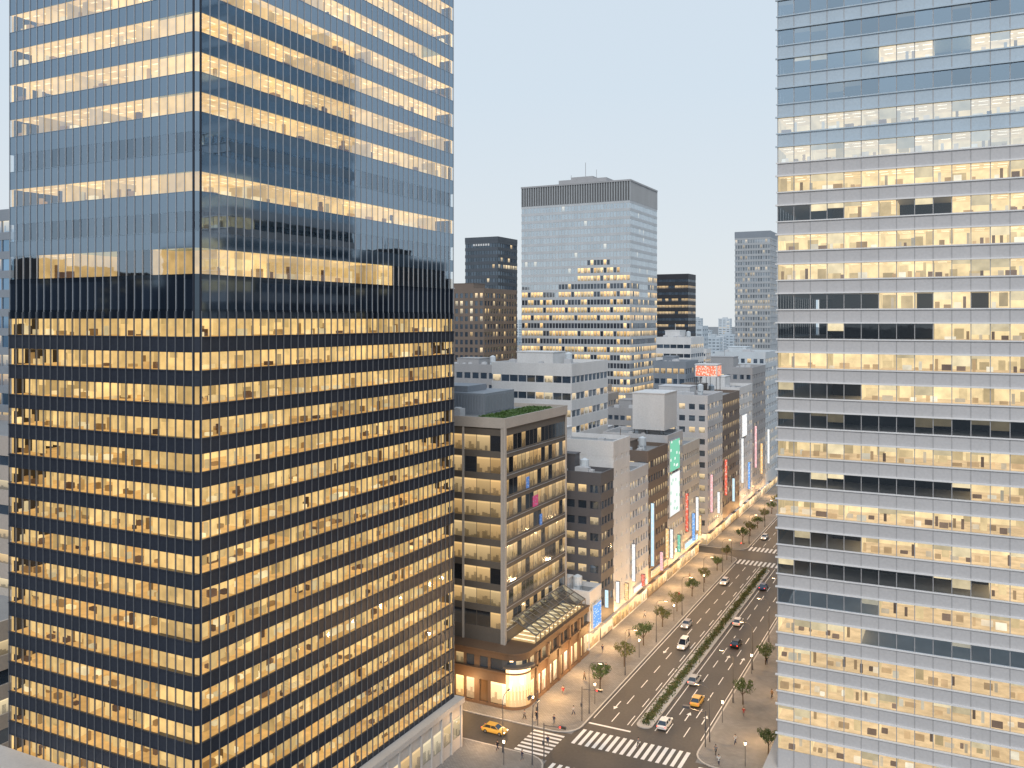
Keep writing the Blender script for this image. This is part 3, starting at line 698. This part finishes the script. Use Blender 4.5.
# ---------------------------------------------------------------- STREET LAMPS
metal=wallmat('lamp_metal',(.14,.14,.15),.4,.1,metal=.5)
glow=plain('lamp_glow',(.9,.8,.6),.4,0,(1,.74,.42),12)
def lamp():
    r=empty('street_lamp',(0,0,0),'x','street lamp','street lamps')
    m=MB(); m.tube((0,0,0),(0,0,.9),.14,.12); m.tube((0,0,.9),(0,0,8.4),.09,.06); m.build('pole',metal,r)
    m=MB(); pts=[(0,0,8.3),(.3,0,8.9),(.9,0,9.2),(1.9,0,9.3)]
    for a,b in zip(pts,pts[1:]): m.tube(a,b,.05,n=6)
    m.build('arm',metal,r)
    m=MB(); m.prism([(1.7,-.16),(2.5,-.12),(2.6,0),(2.5,.12),(1.7,.16)],9.22,9.36); m.build('lamp_head',metal,r)
    m=MB(); m.box(1.8,2.45,-.1,.1,9.16,9.215); m.build('lens',glow,r)
    return r
L0=lamp()
ordn=['first','second','third','fourth','fifth','sixth','seventh','eighth','ninth','tenth']
def light(x,y,z,e,col=(1,.60,.27),r=.25):
    l=bpy.data.lights.new('lamp_light','POINT'); l.energy=e; l.color=col; l.shadow_soft_size=r
    o=bpy.data.objects.new('lamp_light',l); o.location=(x,y,z); C.objects.link(o)
for i,Y in enumerate((147,166,186,206,226,246,281,306,331,356)):
    o=L0 if i==0 else dup(L0,(0,0,0)); o.location=(-58.8,Y,.13); o.rotation_euler=(0,0,0)
    o['label']='%s curved arm street lamp from the crossing on the left pavement'%ordn[i]
    light(-56.6,Y,9.0,2200)
for i,Y in enumerate((146,163,180,197,214,231,249)):
    o=dup(L0,(-37.0,Y,.13),math.pi); o['label']='%s curved arm street lamp from the crossing on the right pavement'%ordn[i]
    light(-39.3,Y,9.0,2200)
for i,(X,Y) in enumerate(((-66,127.5),(-60,126))):
    o=dup(L0,(X,Y,.13),math.pi/2); o['label']=('street lamp by the left podium','street lamp on the near left crossing corner')[i]
for Y in (150,162,178,190,202,214,226,238,250,262,284,300,320,340,360): light(-66.5,Y,3.4,1700,(1,.56,.22),.6)
for (X,Y) in ((-72,140),(-80,139.5),(-66,142),(-70,128),(-30,150),(-29,170),(-30,190)): light(X,Y,3.6,900,(1,.58,.25),.6)
def plamp():
    r=empty('pavement_lantern',(0,0,0),'x','lantern','pavement lanterns')
    m=MB(); m.tube((0,0,0),(0,0,3.4),.06,.045); m.build('pole',metal,r)
    m=MB(); m.tube((0,0,3.4),(0,0,3.85),.13,.2,n=8); m.build('lantern',glow,r)
    m=MB(); m.tube((0,0,3.86),(0,0,4.05),.24,.03,n=8); m.build('cap',metal,r); return r
pl0=plamp()
for i,(X,Y,s) in enumerate(((-67,141,'in front of the podium corner'),(-59.3,151,'by the first left tree'),(-59.3,176,'by the small white shop'),(-59.3,201,'by the white slab building'),(-59.3,228,'by the taupe shop block'),(-36.8,154,'nearest the crossing on the right pavement'),(-36.8,178,'midway along the right pavement'),(-64,124,'on the near left corner'),(-30,140.5,'by the base of the right skyscraper'))):
    o=pl0 if i==0 else dup(pl0,(0,0,0)); o.location=(X,Y,.13); o['label']='small lit lantern post '+s
# ---------------------------------------------------------------- TRAFFIC LIGHTS
red=plain('red_light',(.6,.02,.02),.4,0,(1,.05,.03),5); grn=plain('green_light',(.02,.3,.15),.4,0,(.1,1,.55),3); amb=plain('off_lens',(.12,.08,.02))
def tsig(X,Y,rz,col,lab):
    r=empty('traffic_light',(0,0,0),lab,'traffic light',None)
    m=MB(); m.tube((0,0,0),(0,0,6),.1,.08); m.tube((0,0,5.6),(3.6,0,5.9),.06,.05,n=6); m.build('pole',metal,r)
    m=MB(); m.box(2.6,3.8,-.12,.12,5.7,6.1); m.box(2.6,3.8,-.3,-.12,6.1,6.14); m.build('signal_housing',metal,r)
    for i in range(3):
        q=MB(); q.tube((2.82+i*.38,-.12,5.9),(2.82+i*.38,-.17,5.9),.13,n=10); q.build('signal_lens',[red,amb,grn][i] if (i==0)==(col=='r') or i==1 else amb,r)
    m=MB(); m.box(-.16,.16,-.3,-.1,2.6,3.2); m.build('pedestrian_signal',metal,r)
    r.location=(X,Y,.13); r.rotation_euler=(0,0,rz)
tsig(-58.8,143.6,0,'r','traffic light on the left corner before the zebra crossing'); tsig(-37.2,144,math.pi,'g','traffic light on the right corner before the zebra crossing')
tsig(-65,138.7,-math.pi/2,'g','traffic light in front of the brown shop podium'); tsig(-58.9,128.0,0,'r','traffic light on the near left pavement corner'); tsig(-58.8,257,0,'r','traffic light at the far crossing')
# ---------------------------------------------------------------- CARS
tyre=wallmat('tyre',(.02,.02,.02),.8); rim=wallmat('rim',(.4,.4,.42),.3,metal=.7); cg=winmat('car_glass',.15,base=(.01,.012,.015))
hl=plain('headlight',(.9,.9,.85),.2,0,(1,.9,.7),5); tlm=plain('taillight',(.5,.02,.02),.3,0,(1,.06,.03),5)
def paintm(n,c):
    m,nt,o=newmat(n); p=N(nt,'ShaderNodeBsdfPrincipled'); p.inputs['Base Color'].default_value=c+(1,); p.inputs['Roughness'].default_value=.3; p.inputs['Coat Weight'].default_value=.5; nt.links.new(p.outputs[0],o.inputs[0]); return m
pm={'white':paintm('white_car_paint',(.75,.75,.75)),'yellow':paintm('yellow_car_paint',(.70,.42,.08)),'black':paintm('black_car_paint',(.02,.02,.022)),'silver':paintm('silver_car_paint',(.4,.41,.42)),'red':paintm('red_car_paint',(.4,.03,.02)),'blue':paintm('blue_car_paint',(.03,.07,.2))}
def loft(st):
    m=MB(); rings=[]
    for (y,pts) in st: rings.append([(x,y,z) for x,z in pts])
    k=len(rings[0])
    for a,b in zip(rings,rings[1:]):
        for i in range(k):
            j=(i+1)%k; m.face([a[j],a[i],b[i],b[j]])
    m.face(rings[0]); m.face(rings[-1][::-1]); return m
def car(col,van=False):
    r=empty('car',(0,0,0),'x','car')
    def sec(w,zb,zm,zt): return [(-w*.9,zb),(-w,zb+.15),(-w,zm),(-w*.93,zt),(-w*.5,zt+.03),(w*.5,zt+.03),(w*.93,zt),(w,zm),(w,zb+.15),(w*.9,zb)]
    st=[(-2.2,sec(.72,.35,.55,.72)),(-2.08,sec(.82,.25,.6,.86)),(-1.5,sec(.87,.2,.62,.95)),(0,sec(.88,.2,.62,.94)),(.9,sec(.88,.2,.62,.93)),(1.5,sec(.86,.2,.6,.86)),(2.05,sec(.8,.24,.52,.72)),(2.2,sec(.68,.32,.48,.6))]
    loft(st).build('body',pm[col],r,True)
    zt=1.9 if van else 1.42
    m=MB()
    bl=[(-.78,-1.95 if not van else -2.05,.92),(.78,-1.95 if not van else -2.05,.92),(.78,1.15,.90),(-.78,1.15,.90)]
    tp=[(-.62,-1.25 if not van else -1.95,zt-.04),(.62,-1.25 if not van else -1.95,zt-.04),(.62,.35,zt-.04),(-.62,.35,zt-.04)]
    for i in range(4):
        j=(i+1)%4; m.face([bl[i],bl[j],tp[j],tp[i]])
    m.face(tp); m.build('window',cg,r)
    m=MB(); m.prism([(-.64,tp[0][1]-.05),(.64,tp[0][1]-.05),(.66,0),(.6,.4),(-.6,.4),(-.66,0)],zt-.03,zt+.04)
    for s in (-1,1):
        for (y1,y2) in ((.35,1.15),(tp[0][1],bl[0][1])): m.tube((s*.62,y1,zt-.03),(s*.8,y2,.9),.035,n=4)
        m.tube((s*.65,-.35,zt-.03),(s*.81,-.35,.9),.035,n=4)
    m.build('roof',pm[col],r)
    for sx in (-1,1):
        for y in (-1.35,1.35):
            m=MB(); m.tube((sx*.7,y,.32),(sx*.9,y,.32),.32,n=14); w=m.build('wheel',tyre,r)
            q=MB(); q.tube((sx*.895,y,.32),(sx*.915,y,.32),.19,n=10); q.build('rim',rim,w)
        m=MB(); m.box(sx*.45,sx*.72,2.08,2.2,.56,.68); m.build('headlight',hl,r)
        m=MB(); m.box(sx*.5,sx*.76,-2.19,-2.08,.66,.8); m.build('taillight',tlm,r)
        m=MB(); m.box(sx*.86,sx*1.0,.75,.9,.9,1.02); m.build('mirror',pm[col],r)
    return r
base={}
cars=[(-52.8,186,1,'white','white van in the left carriageway beside the hedge',1),(-55.7,199,1,'silver','silver car in the left carriageway by the white slab building',0),(-55.8,236,1,'white','white car far up the left carriageway',0),
 (-45.4,148.5,0,'white','white car just past the crossing in the right carriageway',0),(-42.8,160,0,'yellow','yellow taxi in the middle of the right carriageway',0),(-45.8,169,0,'silver','silver car beside the hedge in the right carriageway',0),
 (-42.9,192,0,'black','black car in the middle of the right carriageway',0),(-45.6,206,0,'white','white car beside the hedge farther up the right carriageway',0),(-45.7,236,0,'blue','blue car far up the right carriageway',0),
 (-70.5,133.2,2,'yellow','yellow taxi on the side street before the brown podium',0),(-55.8,290,1,'white','white car beyond the far crossing',0),(-52.6,325,1,'black','black car far beyond the crossing',0)]
for (X,Y,dr,c,lb,v) in cars:
    k=(c,v)
    o=base[k] if k in base else None
    if o is None: o=car(c,bool(v)); base[k]=o
    else: o=dup(o,(0,0,0))
    o.location=(X,Y,.014); o.rotation_euler=(0,0,[0,math.pi,-math.pi/2,math.pi/2][dr]); o['label']=lb
# ---------------------------------------------------------------- PEOPLE
def skin(name,verts,edges,rad,mat,parent):
    me=bpy.data.meshes.new(name); me.from_pydata(verts,edges,[]); o=bpy.data.objects.new(name,me); C.objects.link(o)
    o.modifiers.new('s','SKIN')
    for i,r in enumerate(rad): me.skin_vertices[0].data[i].radius=(r,r)
    me.skin_vertices[0].data[0].use_root=True
    o.modifiers.new('u','SUBSURF').levels=1
    dg=bpy.context.evaluated_depsgraph_get(); nm=bpy.data.meshes.new_from_object(o.evaluated_get(dg))
    bpy.data.objects.remove(o); nm.materials.clear(); nm.materials.append(mat); nm.polygons.foreach_set('use_smooth',[True]*len(nm.polygons))
    q=bpy.data.objects.new(name,nm); C.objects.link(q); q.parent=parent; return q
sk=wallmat('skin',(.45,.28,.2),.6); hr=wallmat('hair',(.02,.015,.012),.6)
cl=[wallmat('coat_'+n,c,.8) for n,c in (('black',(.02,.02,.025)),('navy',(.03,.04,.09)),('grey',(.2,.2,.21)),('white',(.6,.6,.58)),('red',(.3,.03,.03)),('tan',(.3,.2,.12)))]
cn=['black','navy','grey','white','red','tan']
def person(st,ci):
    r=empty('person',(0,0,0),'x','person')
    a=.28*st
    V=[(0,0,.95),(0,.01,1.2),(0,.0,1.42),(0,.02,1.52),(0,.04,1.66),(-.1,0,.9),(-.11,a*.6,.5),(-.11,a,.08),(-.11,a+.13,.04),(.1,0,.9),(.11,-a*.3,.5),(.11,-a,.1),(.11,-a+.12,.04),
       (-.2,0,1.4),(-.25,-a*.5,1.12),(-.25,-a*.5+.12,.88),(.2,0,1.4),(.25,a*.5,1.12),(.25,a*.5+.15,.9)]
    E=[(0,1),(1,2),(2,3),(3,4),(0,5),(5,6),(6,7),(7,8),(0,9),(9,10),(10,11),(11,12),(2,13),(13,14),(14,15),(2,16),(16,17),(17,18)]
    rad=[.13,.12,.13,.055,.105,.09,.06,.04,.04,.09,.06,.04,.04,.06,.045,.035,.06,.045,.035]
    skin('body',V,E,rad,sk,r)
    skin('coat',[V[0],V[1],V[2],V[13],V[14],V[16],V[17],(0,0,.8)],[(0,1),(1,2),(2,3),(3,4),(2,5),(5,6),(0,7)],[.16,.15,.16,.08,.06,.08,.06,.18],cl[ci],r)
    skin('trousers',[V[0],V[5],V[6],V[7],V[9],V[10],V[11]],[(0,1),(1,2),(2,3),(0,4),(4,5),(5,6)],[.14,.105,.075,.055,.105,.075,.055],cl[(ci+1)%3],r)
    m=MB()
    for i in range(4):
        z=[1.66,1.72,1.76,1.785];ra=[.118,.11,.075,.01]
        if i<3: m.tube((0,.02,z[i]),(0,.02,z[i+1]),ra[i],ra[i+1],n=10,caps=False)
    m.build('hair',hr,r,True); return r
ppl=[person(1,i) for i in range(6)]
spots=[(-66,140.3),(-62.6,140.2),(-68,139.6),(-61,145),(-66,152),(-65,160),(-62.8,166),(-67,175),(-65,186),(-66,200),(-63,218),(-65,235),
 (-67,127.6),(-62,126.5),(-35,142),(-33,147),(-34,158),(-31,168),(-35,184),(-60.5,133),(-47,139.0),(-33.8,139)]
for i,(X,Y) in enumerate(spots):
    ci=i%6
    o=ppl[ci] if i<6 else dup(ppl[ci],(0,0,0))
    o.location=(X,Y,.134 if not(-58<X<-38 or 129<Y<138) else .014); o.rotation_euler=(0,0,U(0,6.28))
    side='left pavement' if X<-58 else ('right pavement' if X>-38 else 'zebra crossing')
    if 129<Y<138: side='side street crossing'
    o['label']='pedestrian in a %s coat walking on the %s'%(cn[ci],side); o['group']='%s coat pedestrians, %s'%(cn[ci],side)
# ---------------------------------------------------------------- SIGNS
sg={'white':signmat('white_sign',(.95,.95,.92),(.55,.6,.66),1.2),'blue':signmat('blue_sign',(.2,.42,.85),(.75,.85,.95),1.2),'red':signmat('red_sign',(.85,.16,.10),(1,.75,.6),1.2),'green':signmat('green_sign',(.22,.62,.42),(.88,.97,.9),1.1,3,4),'pink':signmat('pink_sign',(.9,.5,.5),(1,.88,.88),1.15),'cyan':signmat('cyan_sign',(.62,.85,.95),(.9,.95,1),1.15),'orange':signmat('orange_sign',(1,.6,.25),(1,.9,.7),1.25),
 'panel':signmat('picture_panel',(.92,.95,.92),(.5,.75,.6),1.1,3,5)}
def vsign(Y,z0,z1,c,lb,w=.95,x=XS+.3):
    r=empty('upright_sign',(x,Y,z0),lb,'sign')
    m=MB(); m.box(x+.2,x+.2+w,Y-.2,Y+.2,z0,z1); m.build('sign_case',M['dgrey'],r)
    for s in (-1,1):
        m=MB(); m.face([(x+.28,Y+.215*s,z0+.1),(x+.12+w,Y+.215*s,z0+.1),(x+.12+w,Y+.215*s,z1-.1),(x+.28,Y+.215*s,z1-.1)]); m.build('sign_face',sg[c],r)
    m=MB()
    for z in (z0+.5,z1-.5): m.box(x-.05,x+.2,Y-.05,Y+.05,z,z+.1)
    m.build('bracket',metal,r)
for (Y,a,b,c,lb) in ((183,7,11,'cyan','pale blue upright sign on the dark narrow building'),(190,6,11,'white','white upright sign on white slab building'),(196,5,9,'orange','orange upright sign on white slab building'),(201,8,17,'white','tall white upright sign on grey arcade building'),(208,5,8,'red','small red upright sign on grey arcade building'),
  (215.5,8,24,'cyan','very tall pale cyan upright sign at the taupe block corner'),(223,5,10,'pink','pink upright sign on the taupe block'),(228,7,15,'orange','orange upright sign on the taupe block'),(232,6,14,'white','white upright sign under the green screen'),(239,6,11,'green','green upright sign on the grey sign block'),(247,10,21,'red','red upright sign on the light beige block'),(254,6,14,'blue','blue upright sign on the light beige block'),(258,8,18,'white','white upright sign on the light beige block'),(261,6,12,'orange','orange upright sign at the second crossing'),
  (275,10,22,'pink','pink upright sign on the tall grey block'),(284,8,15,'white','white upright sign on the tall grey block'),(294,12,24,'red','red upright sign on the dark brown block'),(305,8,16,'cyan','cyan upright sign on the dark brown block'),(319,12,28,'white','white upright sign on white far block'),(330,8,18,'blue','blue upright sign on white far block'),(342,14,30,'pink','pink upright sign on grey far block'),(353,10,22,'orange','orange upright sign on grey far block'),(367,12,26,'white','white upright sign on the end block')):
    vsign(Y,a,b,c,lb)
def wallsign(Y0,Y1,z0,z1,c,lb,x=XS+.3):
    r=empty('wall_sign',(x,Y0,z0),lb,'sign')
    m=MB(); m.box(x,x+.3,Y0,Y1,z0,z1); m.build('sign_case',M['pale'],r)
    m=MB(); m.face([(x+.31,Y0+.15,z0+.15),(x+.31,Y1-.15,z0+.15),(x+.31,Y1-.15,z1-.15),(x+.31,Y0+.15,z1-.15)]); m.build('sign_face',sg[c],r)
wallsign(231.5,241,29,37.5,'green','large green lit screen high on the grey sign block'); wallsign(231.5,241,17,28.5,'panel','large white lit panel under the green screen'); wallsign(175.6,180.6,4.4,9.5,'blue','blue lit sign wall on the small white shop')
wallsign(216,229,5,6.6,'orange','orange lit fascia over the taupe block shops'); wallsign(202,212,4.6,6.0,'white','white lit fascia over the arcade building shops'); wallsign(246,260,5,6.8,'cyan','cyan lit fascia on the light beige block'); wallsign(320,328,28,36,'white','pale lit screen high on the white far block')
def billboard(x0,x1,y0,y1,zr,z0,z1,c,lb,wallm):
    r=empty('rooftop_billboard',((x0+x1)/2,(y0+y1)/2,zr),lb,'billboard')
    m=MB(); m.box(x0,x1,y0,y1,z0,z1); m.box(x0-.15,x1+.15,y0-.15,y1+.15,z1,z1+.25); m.build('panel_box',wallm,r)
    if c:
        m=MB(); m.face([(x0+.3,y0-.03,z0+.3),(x1-.3,y0-.03,z0+.3),(x1-.3,y0-.03,z1-.3),(x0+.3,y0-.03,z1-.3)]); m.face([(x1+.03,y0+.3,z0+.3),(x1+.03,y1-.3,z0+.3),(x1+.03,y1-.3,z1-.3),(x1+.03,y0+.3,z1-.3)]); m.build('lit_face',sg[c],r)
    for X in (x0+.4,(x0+x1)/2,x1-.4):
        for Y in (y0+.4,y1-.4):
            m=MB(); m.tube((X,Y,zr),(X,Y,z0),.12,n=6); m.build('leg',metal,r)
billboard(-80,-71,231.8,243.5,39.1,40.2,50,None,'big white rooftop box on the grey block above the green screen',M['white'])
sg['roofred']=signmat('roof_red_sign',(.88,.25,.15),(1,.8,.65),1.15,12,3,.33)
billboard(-79.5,-72,294,300,45.1,51.0,55.0,'roofred','red lit rooftop billboard on the dark brown block',M['white'])
# ---------------------------------------------------------------- CAMERA, LIGHT, SKY
cam=bpy.data.cameras.new('camera'); co=bpy.data.objects.new('camera',cam); C.objects.link(co)
co.location=(0,0,CAMH); co.rotation_euler=(math.pi/2,0,AN); cam.sensor_width=36; cam.lens=FP/1024*36; cam.shift_y=-64/1024; cam.clip_end=20000; cam.clip_start=1
bpy.context.scene.camera=co
w=bpy.data.worlds.new('World'); bpy.context.scene.world=w; w.use_nodes=True; nt=w.node_tree
for x in list(nt.nodes): nt.nodes.remove(x)
o=N(nt,'ShaderNodeOutputWorld'); bg=N(nt,'ShaderNodeBackground'); nt.links.new(bg.outputs[0],o.inputs[0])
sky=N(nt,'ShaderNodeTexSky',sky_type='NISHITA'); sky.sun_disc=False; sky.sun_elevation=math.radians(35); sky.sun_rotation=math.radians(160)
tc=N(nt,'ShaderNodeTexCoord'); sx=N(nt,'ShaderNodeSeparateXYZ'); nt.links.new(tc.outputs['Generated'],sx.inputs[0])
rp=N(nt,'ShaderNodeValToRGB'); nt.links.new(sx.outputs[2],rp.inputs[0])
rp.color_ramp.elements[0].position=0; rp.color_ramp.elements[0].color=(.76,.80,.825,1)
rp.color_ramp.elements[1].position=.9; rp.color_ramp.elements[1].color=(.62,.73,.86,1)
e=rp.color_ramp.elements.new(.25); e.color=(.67,.77,.86,1)
sc=mixc(nt,1.0,sky.outputs[0],(.09,.09,.09),'MULTIPLY')
nt.links.new(mixc(nt,.06,rp.outputs[0],sc),bg.inputs[0]); bg.inputs[1].default_value=1.02
sl=bpy.data.lights.new('sun','SUN'); sl.energy=1.6; sl.angle=math.radians(15); sl.color=(1,.95,.9); so=bpy.data.objects.new('sun',sl); C.objects.link(so)
so.rotation_euler=(math.radians(50),0,math.radians(22))
vs=bpy.context.scene.view_settings; vs.view_transform='Standard'; vs.look='None'; vs.exposure=0
print('mid',cnt)
